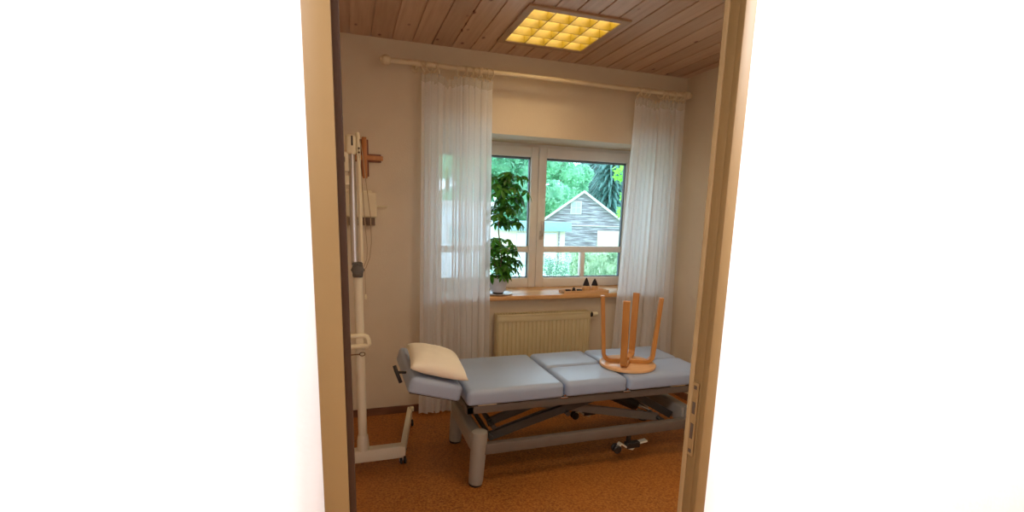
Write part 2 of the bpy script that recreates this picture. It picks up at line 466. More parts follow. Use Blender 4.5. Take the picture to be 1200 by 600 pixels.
# ------------------------------------------------------------------ ceiling light
def ceiling_light():
    t = thing('ceiling_light', 'square recessed ceiling light with a golden grid louver set in the pine ceiling', 'ceiling light', ((FX0+FX1)/2, (FY0+FY1)/2, ZC-.012))
    o = t.location; bm = bmesh.new()
    W = .055
    X0, X1, Y0, Y1 = FX0-.012, FX1+.012, FY0-.012, FY1+.012
    IX0, IX1, IY0, IY1 = FX0+.03, FX1-.03, FY0+.03, FY1-.03
    for lo, hi in (((X0,Y0,ZC-.012),(IX0,Y1,ZC)), ((IX1,Y0,ZC-.012),(X1,Y1,ZC)), ((IX0,Y0,ZC-.012),(IX1,IY0,ZC)), ((IX0,IY1,ZC-.012),(IX1,Y1,ZC))):
        add_box(bm, Vector(lo)-o, Vector(hi)-o, .002)
    obj('trim_frame', bm, 'lightframe', t)
    bm = bmesh.new(); V = .052; z0 = ZC-.008
    for i in range(5):
        x = IX0 + (IX1-IX0)*i/4; y = IY0 + (IY1-IY0)*i/4
        add_box(bm, Vector((x-.0025, IY0, z0))-o, Vector((x+.0025, IY1, z0+V))-o)
        add_box(bm, Vector((IX0, y-.0025, z0))-o, Vector((IX1, y+.0025, z0+V))-o)
    obj('louver', bm, 'vane', t)
    box('housing', (FX0, FY0, ZC+.125), (FX1, FY1, ZC+.13), 'cream', t)
    bm = bmesh.new()
    for lo, hi in (((FX0,FY0,ZC),(FX0+.004,FY1,ZC+.125)), ((FX1-.004,FY0,ZC),(FX1,FY1,ZC+.125)), ((FX0,FY0,ZC),(FX1,FY0+.004,ZC+.125)), ((FX0,FY1-.004,ZC),(FX1,FY1,ZC+.125))):
        add_box(bm, Vector(lo)-o, Vector(hi)-o)
    obj('housing_side', bm, 'cream', t)
    box('diffuser', (FX0+.01, FY0+.01, ZC+.055), (FX1-.01, FY1-.01, ZC+.060), 'tube', t)
ceiling_light()

# ------------------------------------------------------------------ curtain rod and curtains
ROD_Y, ROD_Z = 3.334, 2.342
def rod():
    t = thing('curtain_rod', 'long cream curtain rod with round ball ends above the window', 'curtain rod', (1.366, ROD_Y, ROD_Z))
    tube('pole', [(.27, ROD_Y, ROD_Z), (2.47, ROD_Y, ROD_Z)], .0152, 'rod', t, 14)
    for s, x in ((-1, .262), (1, 2.472)):
        prof = [(0, -.035*s), (.014, -.033*s), (.026, -.020*s), (.029, 0), (.024, .016*s), (.014, .024*s), (.018, .030*s), (.0, .032*s)]
        prof = [(r, -z) for r, z in prof] if False else prof
        lathe('finial', prof if s > 0 else prof, (x, ROD_Y, ROD_Z), 'rod', t, 18, 'X')
    for x in (.46, 2.43):
        bm = bmesh.new()
        add_lathe(bm, [(0,-.008),(.026,-.008),(.026,.0),(0,.0)], Vector((x, D-.002, ROD_Z))-t.location, 18, 'Y')
        add_tube(bm, [Vector((x, D-.004, ROD_Z))-t.location, Vector((x, ROD_Y+.01, ROD_Z))-t.location], .009, 10)
        add_lathe(bm, [(.0155,-.010),(.020,-.010),(.020,.010),(.0155,.010)], Vector((x, ROD_Y, ROD_Z))-t.location, 18, 'X')
        shade_auto(obj('bracket', bm, 'rod', t))
rod()
def curtain(label, x0t, x1t, x0b, x1b, seed, folds, rings, gap):
    t = thing('sheer_curtain', label, 'curtain', ((x0t+x1t)/2, ROD_Y, .03), 'sheer curtains'); o = t.location
    rnd = random.Random(seed)
    ph = [rnd.uniform(0, 2*PI) for _ in range(5)]
    n, mrows = 460, 40
    top = ROD_Z - .062; bot = .025
    bm = bmesh.new(); grid = []
    def gath(s):
        return 1 - .96*math.exp(-((s-gap)/.075)**2)
    def fold(s, v):
        a = folds*2*PI*s
        w = .55+.45*math.sin(2*PI*s*1.7+ph[0])**2
        y = math.sin(a + .9*math.sin(2*PI*s*2.3+ph[1]) + .25*v*math.sin(2*PI*s*1.1+ph[4]))
        y += .3*math.sin(a*1.7+ph[2])*(.4+.6*v)
        return y*w*(.012+.013*v)*(.25+.75*gath(s))
    for j in range(mrows+1):
        v = j/mrows
        z = top + (bot-top)*v
        row = []
        for i in range(n+1):
            s = i/n
            k = v**1.2
            xa = x0t+(x0b-x0t)*k; xb = x1t+(x1b-x1t)*k
            x = xa+(xb-xa)*(s + .5/folds*.62*math.sin(2*folds*2*PI*s+ph[3])*gath(s))
            zz = z + (.010*math.cos(rings*2*PI*s)-.01-.020*math.exp(-((s-gap)/.07)**2))*(1-v)**8
            row.append(bm.verts.new(Vector((x, ROD_Y+.004+fold(s, v)-.0*v, zz))-o))
        grid.append(row)
    for j in range(mrows):
        for i in range(n): bm.faces.new((grid[j][i], grid[j][i+1], grid[j+1][i+1], grid[j+1][i]))
    obj('drape', bm, 'sheer', t, smooth=True)
    # heading tape
    bm = bmesh.new(); prev = None
    for i in range(n+1):
        s = i/n; x = x0t+(x1t-x0t)*(s + .5/folds*.62*math.sin(2*folds*2*PI*s+ph[3])*gath(s))
        y = ROD_Y + fold(s, 0) - .0015
        zz = top + .010*math.cos(rings*2*PI*s) - .010 - .020*math.exp(-((s-gap)/.07)**2)
        a = bm.verts.new(Vector((x, y, zz+.014))-o); b = bm.verts.new(Vector((x, y, zz-.034))-o)
        if prev: bm.faces.new((prev[0], a, b, prev[1]))
        prev = (a, b)
    obj('heading_tape', bm, 'tape', t, smooth=True)
    for i in range(rings):
        s = .015+.21*i/3 if i < 4 else .50+.485*(i-4)/(rings-5); x = x0t+(x1t-x0t)*s; tilt = rnd.uniform(-.75, .75)
        bm = bmesh.new(); pts = []
        c = Vector((x, ROD_Y, ROD_Z-.012))-o; R0 = .029
        for k in range(18):
            a = 2*PI*k/18
            p = Vector((0, math.cos(a)*R0, math.sin(a)*R0)); p.rotate(Euler((0, 0, tilt))); pts.append(c+p)
        rings_ = []
        for k in range(18):
            rad = (pts[k]-c).normalized(); ax = rad.cross((pts[(k+1)%18]-pts[k]).normalized()).normalized()
            rings_.append([bm.verts.new(pts[k] + rad*math.cos(q*PI/3)*.0032 + ax*math.sin(q*PI/3)*.0032) for q in range(6)])
        for k in range(18):
            for q in range(6): bm.faces.new((rings_[k][q], rings_[k][(q+1)%6], rings_[(k+1)%18][(q+1)%6], rings_[(k+1)%18][q]))
        add_tube(bm, [c+Vector((0,0,-R0)), c+Vector((0,.002,-R0-.022))], .0015, 6)
        obj('ring', bm, 'rod', t, smooth=True)
curtain('long white sheer curtain on the left side of the window beside the potted plant', .492, .940, .455, .945, 3, 11, 13, .36)
curtain('long white sheer curtain on the right side of the window in the room corner', 2.035, 2.445, 1.96, 2.50, 11, 11, 14, .42)

# ------------------------------------------------------------------ radiator
def radiator():
    t = thing('radiator', 'cream fluted panel radiator under the wooden window sill', 'radiator', (1.39, 3.38, .13)); o = t.location
    X0, X1, Z0, Z1, Ya = 1.02, 1.76, .13, .70, 3.345
    bm = bmesh.new(); n = 22; pitch = (X1-X0-.03)/n
    # fluted front sheet
    prof = [(X0, Ya+.012), (X0+.004, Ya)]
    for i in range(n):
        a = X0+.015+i*pitch
        prof += [(a, Ya), (a+.30*pitch, Ya), (a+.40*pitch, Ya+.006), (a+.88*pitch, Ya+.006)]
    prof += [(X1-.015, Ya), (X1-.004, Ya), (X1, Ya+.012)]
    za, zb = Z0+.025, Z1-.045
    lo = [bm.verts.new(Vector((x, y, za))-o) for x, y in prof]; hi = [bm.verts.new(Vector((x, y, zb))-o) for x, y in prof]
    for i in range(len(prof)-1): bm.faces.new((lo[i], lo[i+1], hi[i+1], hi[i]))
    add_box(bm, Vector((X0, Ya-.001, zb))-o, Vector((X1, Ya+.014, Z1))-o, .004)
    add_box(bm, Vector((X0, Ya-.001, Z0))-o, Vector((X1, Ya+.014, za))-o, .004)
    add_box(bm, Vector((X0+.002, Ya+.010, Z0+.01))-o, Vector((X1-.002, Ya+.02, Z1-.01))-o)
    add_box(bm, Vector((X0+.002, Ya+.060, Z0+.01))-o, Vector((X1-.002, Ya+.075, Z1-.01))-o)
    shade_auto(obj('panel', bm, 'radiator', t), 25)
    bm = bmesh.new()
    add_box(bm, Vector((X0-.006, Ya-.004, Z1))-o, Vector((X1+.006, Ya+.004, Z1+.014))-o, .002)
    add_box(bm, Vector((X0-.006, Ya+.074, Z1))-o, Vector((X1+.006, Ya+.082, Z1+.014))-o, .002)
    k = int((X1-X0)/.022)
    for i in range(k+1):
        x = X0 + (X1-X0)*i/k
        add_box(bm, Vector((x-.004, Ya, Z1+.004))-o, Vector((x+.004, Ya+.078, Z1+.012))-o)
    obj('top_grille', bm, 'radiator', t)
    for x in (X0-.006, X1+.001): box('side_cover', (x, Ya+.004, Z0+.02), (x+.005, Ya+.078, Z1+.006), 'radiator', t, .001)
    v = lathe('thermostat_head', [(0,.012),(.017,.012),(.019,.016),(.019,.05),(.015,.058),(0,.060)], (X1+.022, Ya+.035, .683), 'cream', t, 20, 'X')
    lathe('valve_collar', [(.0,-.016),(.012,-.016),(.012,-.002),(.0195,0),(.0195,.013),(0,.013)], (X1+.022, Ya+.035, .683), 'black', t, 20, 'X')['label'] = 'black valve collar'
    tube('pipe', [(X1+.018, Ya+.045, .68), (X1+.018, Ya+.055, .60), (X1+.018, Ya+.06, .02), (X1+.018, Ya+.06, 0)], .008, 'radiator', t, 10)
    for x in (1.15, 1.63): box('wall_bracket', (x, Ya+.07, .20), (x+.03, D-.001, .62), 'radiator', t)
radiator()

# ------------------------------------------------------------------ things on the sill
SZ = .845
def plant():
    px, py = 1.055, 3.475
    s = lathe('saucer', [(0,.0),(.060,.0),(.104,.008),(.107,.012),(.100,.013),(.06,.006),(0,.006)], (px, py, SZ), 'saucer', None, 32)
    tag(s, 'flat pale round saucer under the plant pot on the window sill', 'saucer')
    t = thing('potted_umbrella_plant', 'tall leafy green umbrella plant in a white pot on the window sill', 'potted plant', (px, py, SZ+.0062)); o = t.location
    bz = .0062
    lathe('foot', [(0,0),(.040,0),(.040,.012),(0,.012)], (px, py, SZ+bz), 'black', t, 24)['label'] = 'dark foot under the pot'
    lathe('pot', [(0,.012),(.044,.012),(.056,.030),(.068,.085),(.072,.125),(.070,.128),(.066,.126),(.062,.110),(0,.105)], (px, py, SZ+bz), 'pot', t, 32)
    lathe('soil', [(0,.112),(.0635,.110)], (px, py, SZ+bz), 'soil', t, 24)
    rnd = random.Random(5)
    zs = SZ+bz+.11
    stem = [Vector((px, py, zs))]
    for k in range(1, 11): stem.append(Vector((px + .016*math.sin(k*.8) + .002*k, py+.01*math.cos(k), zs + .066*k)))
    tube('stem', stem, [.0065-.0004*k for k in range(11)], 'bark', t, 8)
    stem2 = [Vector((px-.01, py-.01, zs)), Vector((px-.03, py-.02, zs+.08)), Vector((px-.05, py-.02, zs+.19)), Vector((px-.06, py-.01, zs+.27))]
    tube('stem', stem2, [.005,.0045,.004,.003], 'bark', t, 8)
    bm = bmesh.new()
    def leaflet(base, d, nrm, L, W):
        d = d.normalized(); side = d.cross(nrm).normalized(); nrm = side.cross(d).normalized()
        if nrm.z < 0: nrm = -nrm
        rows = []
        for i, w in enumerate((.12, .62, 1.0, .85, .0)):
            u = i/4; c = base + d*L*u - Vector((0,0,1))*L*.30*u*u
            if w == 0: rows.append([bm.verts.new(c-o)])
            else: rows.append([bm.verts.new(c + side*W*w*.5 + nrm*W*.10 - o), bm.verts.new(c - o), bm.verts.new(c - side*W*w*.5 + nrm*W*.10 - o)])
        for a, b in zip(rows, rows[1:]):
            if len(b) == 3:
                bm.faces.new((a[0], a[1], b[1], b[0])); bm.faces.new((a[1], a[2], b[2], b[1]))
            else: bm.faces.new((a[0], a[1], b[0])); bm.faces.new((a[1], a[2], b[0]))
    def compound(origin, tip, L):
        mid = (origin+tip)/2 + Vector((0,0,.012))
        add_tube(bm, [origin-o, mid-o, tip-o], .0016, 5)
        ax = (tip-origin); ax.z *= .2; ax = ax.normalized() if ax.length > 1e-4 else Vector((1,0,0))
        up = (Vector((0,0,1))*.85 + ax*.6).normalized()
        e1 = up.cross(Vector((.3,.2,1))).normalized()
        if e1.length < .1: e1 = up.cross(Vector((1,0,0))).normalized()
        e2 = up.cross(e1).normalized(); n = rnd.choice((6,7,7,8)); a0 = rnd.uniform(0, 6)
        for k in range(n):
            a = a0 + 2*PI*k/n
            d = (e1*math.cos(a)+e2*math.sin(a)) - up*rnd.uniform(.15, .55)
            l = L*rnd.uniform(.75, 1.1)
            if (tip + d*l).y > YW-.055: d.y -= .8
            leaflet(tip, d, up, l, l*rnd.uniform(.38, .48))
    # (offset x, height above sill, reach) of the whorls: upper crown, thin waist, lower crown
    spec = []
    for _ in range(60): spec.append((rnd.uniform(.52, .86), rnd.uniform(.03, .155)))
    for _ in range(6): spec.append((rnd.uniform(.84, .88), rnd.uniform(.01, .05)))
    for _ in range(46): spec.append((rnd.uniform(.15, .42), rnd.uniform(.03, .15)))
    for z, rr in spec:
        a = rnd.uniform(0, 2*PI)
        cxo = .012 + .040*(z > .46)
        tip = Vector((px + cxo*1.0 + rr*math.cos(a), py + rr*.75*math.sin(a), SZ+z))
        zz = min(max(SZ+z-.03, zs), stem[-1].z)
        k = (zz-zs)/.066; i = min(9, int(k)); org = stem[i].lerp(stem[i+1], k-i)
        if rr*math.cos(a) < -.03 and z < .44: org = stem2[min(3, max(0, int((z-.1)/.09)))]
        tip.y = min(tip.y, YW-.12)
        compound(org, tip, rnd.uniform(.052, .074))
    compound(stem[1], Vector((px+.005, py-.085, SZ+.145)), .055)
    obj('foliage', bm, 'schefflera', t, smooth=True)
plant()

def tray():
    x0, x1, y0, y1 = 1.555, 1.940, 3.395, 3.495
    t = thing('wooden_tray', 'long shallow wooden tray holding two gnomes on the window sill', 'tray', ((x0+x1)/2, (y0+y1)/2, SZ)); o = t.location
    box('tray_base', (x0, y0, SZ), (x1, y1, SZ+.006), 'tray', t, .001)
    bm = bmesh.new()
    for lo, hi in (((x0,y0,SZ+.004),(x1,y0+.006,SZ+.022)), ((x0,y1-.006,SZ+.004),(x1,y1,SZ+.022)), ((x0,y0,SZ+.004),(x0+.006,y1,SZ+.022)), ((x1-.006,y0,SZ+.004),(x1,y1,SZ+.022))):
        add_box(bm, Vector(lo)-o, Vector(hi)-o, .001)
    obj('tray_rim', bm, 'tray', t)
    zt = SZ+.0062
    for i, (x, lab) in enumerate(((1.765, 'small round wooden gnome with tall black hat, left one of the pair on the tray'), (1.838, 'small wooden gnome with shorter black hat, right one of the pair on the tray'))):
        g = thing('gnome_figure', lab, 'figurine', (x, 3.445, zt), 'gnomes on the tray')
        lathe('body', [(0,0),(.024,0),(.032,.012),(.034,.028),(.030,.042),(.020,.056),(0,.060)] if i == 0 else [(0,0),(.030,0),(.035,.008),(.033,.026),(.025,.046),(.018,.058),(0,.06)], (x, 3.445, zt), 'gnome', g, 20)
        hh = .052 if i == 0 else .044
        lathe('hat', [(0,.048),(.026,.048),(.024,.056),(.015,.056+hh*.55),(.004,.056+hh),(0,.058+hh)], (x, 3.445, zt), 'felt', g, 18)
        lathe('nose', [(0,-.005),(.0045,-.003),(.0055,0),(.0045,.003),(0,.005)], (x, 3.411, zt+.043), 'gnome', g, 10)
    for x, kind in ((1.612, 0), (1.660, 1), (1.708, 0)):
        if kind:
            s = lathe('incense_cone', [(0,0),(.019,0),(.017,.010),(.010,.018),(.013,.024),(.006,.034),(0,.038)], (x, 3.445, zt), 'felt', None, 16)
            tag(s, 'small black pointed cone between two black discs on the tray', 'ornament')
        else:
            s = lathe('tealight_dish', [(0,0),(.016,0),(.022,.014),(.022,.019),(.016,.017),(0,.012)], (x, 3.445, zt), 'felt', None, 18)
            tag(s, 'small flat black dish at the left end of the tray' if x < 1.65 else 'small flat black dish between the black cone and the left gnome', 'ornament')
tray()

# ------------------------------------------------------------------ wall things
def cross():
    t = thing('wooden_cross', 'brown layered wooden cross hanging on the back wall behind the stand', 'cross', (.128, D, 1.76)); o = t.location
    def cr(name, w, x0, x1, z0, z1, zc, y0, y1, mat):
        bm = bmesh.new()
        add_box(bm, Vector((.128-w, y0, z0))-o, Vector((.128+w, y1, z1))-o, .004)
        add_box(bm, Vector((x0, y0+.001, zc-w))-o, Vector((x1, y1-.001, zc+w))-o, .004)
        return shade_auto(obj(name, bm, mat, t))
    cr('back_cross', .026, .018, .232, 1.648, 1.880, 1.765, D-.016, D-.001, 'cross_dark')
    cr('front_cross', .015, .008, .243, 1.636, 1.892, 1.765, D-.034, D-.0155, 'cross')
cross()
def wall_box():
    t = thing('wall_unit', 'cream rounded wall box with a brown slotted strip below it', 'wall box', (.08, D, 1.33)); o = t.location
    box('casing', (-.04, D-.06, 1.387), (.194, D-.001, 1.547), 'box', t, .012, 3)
    box('top_ledge', (-.02, D-.045, 1.545), (.165, D-.001, 1.560), 'box', t, .004)
    for x0, x1 in ((.018, .088), (.094, .118), (.122, .182)):
        box('slotted_strip', (x0, D-.045, 1.335), (x1, D-.001, 1.385), 'strip', t, .002)['label'] = 'brown slotted strip'
    bm = bmesh.new()
    for k in range(4): add_box(bm, Vector((.022, D-.048, 1.342+.011*k))-o, Vector((.086, D-.044, 1.346+.011*k))-o)
    obj('slat', bm, 'box', t)
    tube('lever', [(.190, D-.03, 1.458), (.262, D-.03, 1.462)], .006, 'cream', t, 8)
wall_box()

# ------------------------------------------------------------------ rolling stand
def stand():
    t = thing('rolling_stand', 'cream rolling treatment stand with chrome pole and castors beside the doorway', 'medical stand', (.05, 2.70, 0)); o = t.location
    Y = 2.70
    # base crossbar and side arm
    bm = bmesh.new()
    add_box(bm, Vector((-.22, Y-.030, .046))-o, Vector((.268, Y+.030, .117))-o, .006)
    shade_auto(obj('crossbar', bm, 'stand', t))
    for sx in (1, -1):
        x0, x1 = (.268, .375) if sx > 0 else (-.22, -.30)
        bm = bmesh.new()
        add_tube(bm, [Vector((x0-.006*sx, Y-.035, .088))-o, Vector((x1, 3.26, .088))-o], 0, flat=(.030, .052), up=(1,0,0))
        shade_auto(obj('base_arm', bm, 'stand', t), 30)
        for (x, y) in ((x0-.002*sx, Y-.005), (x1-.004, 3.20)):
            c = bpy.data.objects.new('caster', None)
            COL.objects.link(c); c.parent = t; c.location = Vector((x, y, 0))-o
            bm = bmesh.new()
            for q in (-.011, .011): add_lathe(bm, [(0,-.007),(.020,-.007),(.024,-.003),(.024,.003),(.020,.007),(0,.007)], (q, .0, .024), 20, 'X')
            w = obj('wheel', bm, 'black', c); shade_auto(w, 50)
            bm = bmesh.new()
            add_box(bm, (-.004, -.010, .022), (.004, .010, .066), .001); add_lathe(bm, [(0,-.02),(.006,-.02),(.006,.02),(0,.02)], (0,0,.024), 12, 'X')
            add_lathe(bm, [(0,.050),(.014,.050),(.012,.064),(0,.064)], (0,0,0), 14)
            obj('fork', bm, 'metal', c)
    box('brake_bolt', (.372, 3.205, .100), (.395, 3.235, .128), 'cream', t, .002)
    for y in (2.72, 2.78): lathe('screw', [(0,-.002),(.004,-.002),(.004,.002),(0,.002)], (.285, y-.05, .098), 'dark_grey', t, 10, 'X')
    # column
    px, py = .050, Y
    lathe('column_socket', [(0,.112),(.033,.112),(.031,.17),(.027,.20),(0,.20)], (px, py, 0), 'stand', t, 22)
    lathe('column', [(0,.19),(.0235,.19),(.0235,1.10),(.020,1.115),(0,1.115)], (px, py, 0), 'stand', t, 22)
    # clamp joint with knob
    box('clamp', (px-.026, py-.03, 1.085), (px+.026, py+.03, 1.165), 'dark_grey', t, .008, 3)
    bm = bmesh.new()
    prof = [(0,-.062),(.020,-.062),(.028,-.058),(.031,-.050),(.031,-.036),(.020,-.032),(.016,-.028)]
    add_lathe(bm, prof, Vector((px, py, 1.128))-o, 24, 'Y')
    for k in range(8):
        a = 2*PI*k/8; c = Vector((px+.029*math.cos(a), py-.045, 1.128+.029*math.sin(a)))-o
        add_lathe(bm, [(0,-.008),(.006,-.008),(.006,.008),(0,.008)], c, 8, 'Y')
    shade_auto(obj('clamp_knob', bm, 'dark_grey', t))
    # chrome pole and cream twin tube beside it
    lathe('chrome_pole', [(0,1.15),(.018,1.15),(.018,1.765),(.013,1.785),(0,1.785)], (px-.012, py, 0), 'chrome', t, 22)
    tube('guide_tube', [(px+.022, py, 1.16), (px+.022, py, 1.79), (px+.018, py, 1.81)], .010, 'cream', t, 12)
    bm = bmesh.new()
    add_box(bm, Vector((px-.040, py-.022, 1.70))-o, Vector((px+.012, py+.022, 1.80))-o, .018, 4)
    shade_auto(obj('head_cap', bm, 'cream', t))
    box('cap_slot', (px-.012, py-.0245, 1.745), (px-.004, py-.0215, 1.792), 'black', t, .001, 1)
    bm = bmesh.new()
    add_box(bm, Vector((px-.052, py-.015, 1.62))-o, Vector((px-.027, py+.015, 1.715))-o, .004)
    add_box(bm, Vector((px-.052, py-.012, 1.555))-o, Vector((px-.027, py+.012, 1.600))-o, .004)
    shade_auto(obj('side_bracket', bm, 'box', t))
    for z in (1.715, 1.735): lathe('screw', [(0,-.003),(.005,-.003),(.005,.003),(0,.003)], (px+.024, py-.011, z), 'slot', t, 10, 'Y')
    box('side_hook', (px-.050, py-.02, 1.665), (px-.044, py-.008, 1.69), 'slot', t, .001)
    # loop handle
    pts = [(-.055, py-.03, .775), (.068, py-.03, .775), (.085, py-.03, .768), (.092, py-.03, .750), (.096, py-.03, .728), (.086, py-.03, .718), (-.055, py-.03, .716)]
    tube('loop_handle', pts, .0135, 'cream', t, 12)
    box('handle_bracket', (px-.020, py-.034, .715), (px+.020, py-.018, .780), 'cream', t, .003)
    # small hook
    bm = bmesh.new()
    add_tube(bm, [Vector((-.02, py-.03, .672))-o, Vector((.045, py-.03, .674))-o], .0035, 8)
    ring = [Vector((.060+.014*math.cos(a), py-.03, .674+.010*math.sin(a)))-o for a in [2*PI*k/14 for k in range(15)]]
    add_tube(bm, ring, .0028, 6, False)
    obj('cord_hook', bm, 'brown_cord', t, smooth=True)
    # cables
    tube('cable', [(px+.030, py-.01, 1.78), (px+.042, py, 1.70), (px+.052, py, 1.60), (px+.062, py, 1.50), (px+.072, py, 1.40), (px+.074, py, 1.27), (px+.064, py, 1.19), (px+.042, py-.01, 1.135), (px+.02, py-.03, 1.12)], .0024, 'cable', t, 6)
    tube('cable', [(px+.022, py-.012, 1.74), (px+.034, py, 1.60), (px+.040, py, 1.45), (px+.046, py, 1.33), (px+.052, py, 1.24), (px+.048, py, 1.18), (px+.032, py-.01, 1.14)], .0022, 'cable', t, 6)
    tube('pull_cord', [(px+.036, py, 1.13), (px+.037, py, 1.06), (px+.037, py, .99)], .0018, 'cable', t, 6)
    lathe('cord_weight', [(0,0),(.006,.002),(.008,.012),(.004,.026),(0,.03)], (px+.037, py, .965), 'cream', t, 12)
stand()

# ------------------------------------------------------------------ treatment table
def ctrl_pad(name, x0, x1, y0, y1, z0, z1, t, bev=.03, crown=.004, xf=None):
    bm = bmesh.new(); o = t.location
    nx, ny = 14, 12
    bmesh.ops.create_cube(bm, size=1)
    for v in bm.verts: v.co = Vector(((x0+x1)/2 + v.co.x*(x1-x0), (y0+y1)/2 + v.co.y*(y1-y0), (z0+z1)/2 + v.co.z*(z1-z0)))
    top = [e for e in bm.edges if (e.verts[0].co.z+e.verts[1].co.z)/2 > (z0+z1)/2-.001]
    bmesh.ops.bevel(bm, geom=top, offset=bev, segments=5, affect='EDGES', profile=.5)
    bot = [e for e in bm.edges if e.verts[0].co.z < z0+1e-4 and e.verts[1].co.z < z0+1e-4]
    bmesh.ops.bevel(bm, geom=bot, offset=.012, segments=3, affect='EDGES', profile=.5)
    if xf: 
        for v in bm.verts: v.co = xf @ v.co
    for v in bm.verts: v.co -= o
    ob = obj(name, bm, 'vinyl', t); shade_auto(ob, 60); return ob
def table():
    t = thing('treatment_table', 'long blue grey padded treatment table on a height adjustable scissor frame', 'treatment table', (1.28, 2.62, 0)); o = t.location
    y0, y1, zb, zt = 2.325, 2.925, .458, .540
    ym = (y0+y1)/2
    ctrl_pad('middle_cushion', .556, 1.098, y0, y1, zb, zt, t)
    ctrl_pad('leg_cushion', 1.106, 1.488, y0, ym-.003, zb, zt, t); ctrl_pad('leg_cushion', 1.106, 1.488, ym+.003, y1, zb, zt, t)
    ctrl_pad('foot_cushion', 1.496, 2.045, y0, ym-.003, zb, zt, t); ctrl_pad('foot_cushion', 1.496, 2.045, ym+.003, y1, zb, zt, t)
    # head cushion, raised towards the left
    ang = R(15.6); piv = Vector((.540, 0, .563))
    xf = Matrix.Translation(piv) @ Matrix.Rotation(ang, 4, 'Y') @ Matrix.Translation(-piv)
    ctrl_pad('head_cushion', .268, .540, y0+.005, y1-.005, .563-.080, .563+.004, t, .026, xf=xf)
    box('head_plate', (.285, y0+.04, .471), (.535, y1-.04, .482), 'black', t, .002, xf=Matrix.Translation(-o) @ xf @ Matrix.Translation(o))
    bm = bmesh.new()
    add_tube(bm, [Vector((.225, y0+.03, .655))-o, Vector((.243, y0+.02, .60))-o, Vector((.262, y0+.01, .548))-o][:2] , .010, 10)
    add_tube(bm, [Vector((.196, 2.44, .695))-o, Vector((.215, 2.40, .600))-o], 0, flat=(.018,.016), up=(0,1,0))
    add_tube(bm, [Vector((.200, 2.42, .645))-o, Vector((.25, 2.45, .635))-o], .007, 8)
    bm.free()
    bm = bmesh.new()
    add_tube(bm, [Vector((.206, 2.43, .672))-o, Vector((.212, 2.42, .650))-o, Vector((.233, 2.40, .590))-o], .0095, 10)
    add_tube(bm, [Vector((.214, 2.42, .640))-o, Vector((.262, 2.43, .632))-o], .007, 8)
    obj('tilt_lever', bm, 'black', t, smooth=True)
    # hinges between the cushions
    for x in (1.102, 1.492):
        for y in (y0+.012, y1-.03):
            bm = bmesh.new()
            add_box(bm, Vector((x-.022, y, .446))-o, Vector((x+.022, y+.02, .456))-o, .003)
            add_lathe(bm, [(0,-.010),(.007,-.010),(.007,.010),(0,.010)], Vector((x, y+.004, .466))-o, 12, 'Y')
            obj('hinge', bm, 'chrome', t)
    # upper frame
    bm = bmesh.new(); zu0, zu1 = .402, .444
    for lo, hi in (((.560, y0+.03, zu0), (2.03, y0+.06, zu1)), ((.560, y1-.06, zu0), (2.03, y1-.03, zu1)), ((.560, y0+.03, zu0), (.60, y1-.03, zu1)), ((1.99, y0+.03, zu0), (2.03, y1-.03, zu1)), ((1.08, y0+.04, zu0), (1.12, y1-.04, zu1))):
        add_box(bm, Vector(lo)-o, Vector(hi)-o, .004)
    shade_auto(obj('upper_frame', bm, 'tableframe', t))
    for x0_, x1_ in ((.57, 1.09), (1.115, 1.48), (1.505, 2.03)):
        for y in (y0+.045, y1-.075):
            box('cushion_bearer', (x0_, y, .444), (x1_, y+.03, .459), 'black', t, .002)
    for x in (.62, 1.80): box('label_plate', (x, y0+.026, .446), (x+.10, y0+.032, .456), 'cream', t, .001)
    # lower frame
    bm = bmesh.new(); zl0, zl1 = .178, .236
    for lo, hi in (((.62, y0+.005, zl0), (1.97, y0+.045, zl1)), ((.62, y1-.045, zl0), (1.97, y1-.005, zl1))):
        add_box(bm, Vector(lo)-o, Vector(hi)-o, .005)
    shade_auto(obj('lower_frame', bm, 'tableframe', t))
    for x in (.632, 1.97):
        bm = bmesh.new()
        add_box(bm, Vector((x-.045, y0+.06, .185))-o, Vector((x+.020, y1-.06, .290))-o, .012, 3)
        shade_auto(obj('end_beam', bm, 'tableleg', t))
    for x, lean in ((.632, -.020), (1.97, .020)):
        for y in (y0+.035, y1-.035):
            bm = bmesh.new()
            add_tube(bm, [Vector((x+lean, y, .012))-o, Vector((x+lean*.9, y, .03))-o, Vector((x-.0*lean, y, .285))-o, Vector((x, y, .300))-o, Vector((x, y, .306))-o], [.037,.039,.043,.041,.030], 24)
            l = shade_auto(obj('leg', bm, 'tableleg', t), 50)
            bm = bmesh.new(); add_lathe(bm, [(0,0),(.033,0),(.036,.004),(.036,.013),(0,.013)], Vector((x+lean, y, 0))-o, 24)
            obj('foot_pad', bm, 'black', l)
    # scissor arms, near and far pair
    for k, y in enumerate((y0+.085, y1-.085)):
        tube('scissor_arm', [(.70, y, .245), (1.36, y, .418)], 0, 'gunmetal', t, flat=(.022, .045), up=(0,1,0))
        tube('scissor_arm', [(.90, y+.03, .415), (1.78, y+.03, .225)], 0, 'tableframe', t, flat=(.022, .045), up=(0,1,0))
        tube('lift_arm', [(.70, y+.055, .30), (1.05, y+.055, .405)], 0, 'gunmetal', t, flat=(.020, .042), up=(0,1,0))
        tube('tie_bar', [(.74, y+.07, .245), (1.12, y+.07, .350)], .007, 'tableframe', t, 8)
        tube('strut', [(1.55, y+.06, .42), (1.90, y+.06, .215)], 0, 'gunmetal', t, flat=(.020, .045), up=(0,1,0))
    for x, z in ((.70, .245), (.715, .305), (1.36, .418), (.90, .415), (1.78, .225), (1.55, .415), (1.15, .335)):
        tube('cross_shaft', [(x, y0+.055, z), (x, y1-.045, z)], .014, 'gunmetal', t, 12)
    # actuator
    a, b = Vector((1.50, 2.53, .365)), Vector((1.80, 2.53, .22)); m = a.lerp(b, .6)
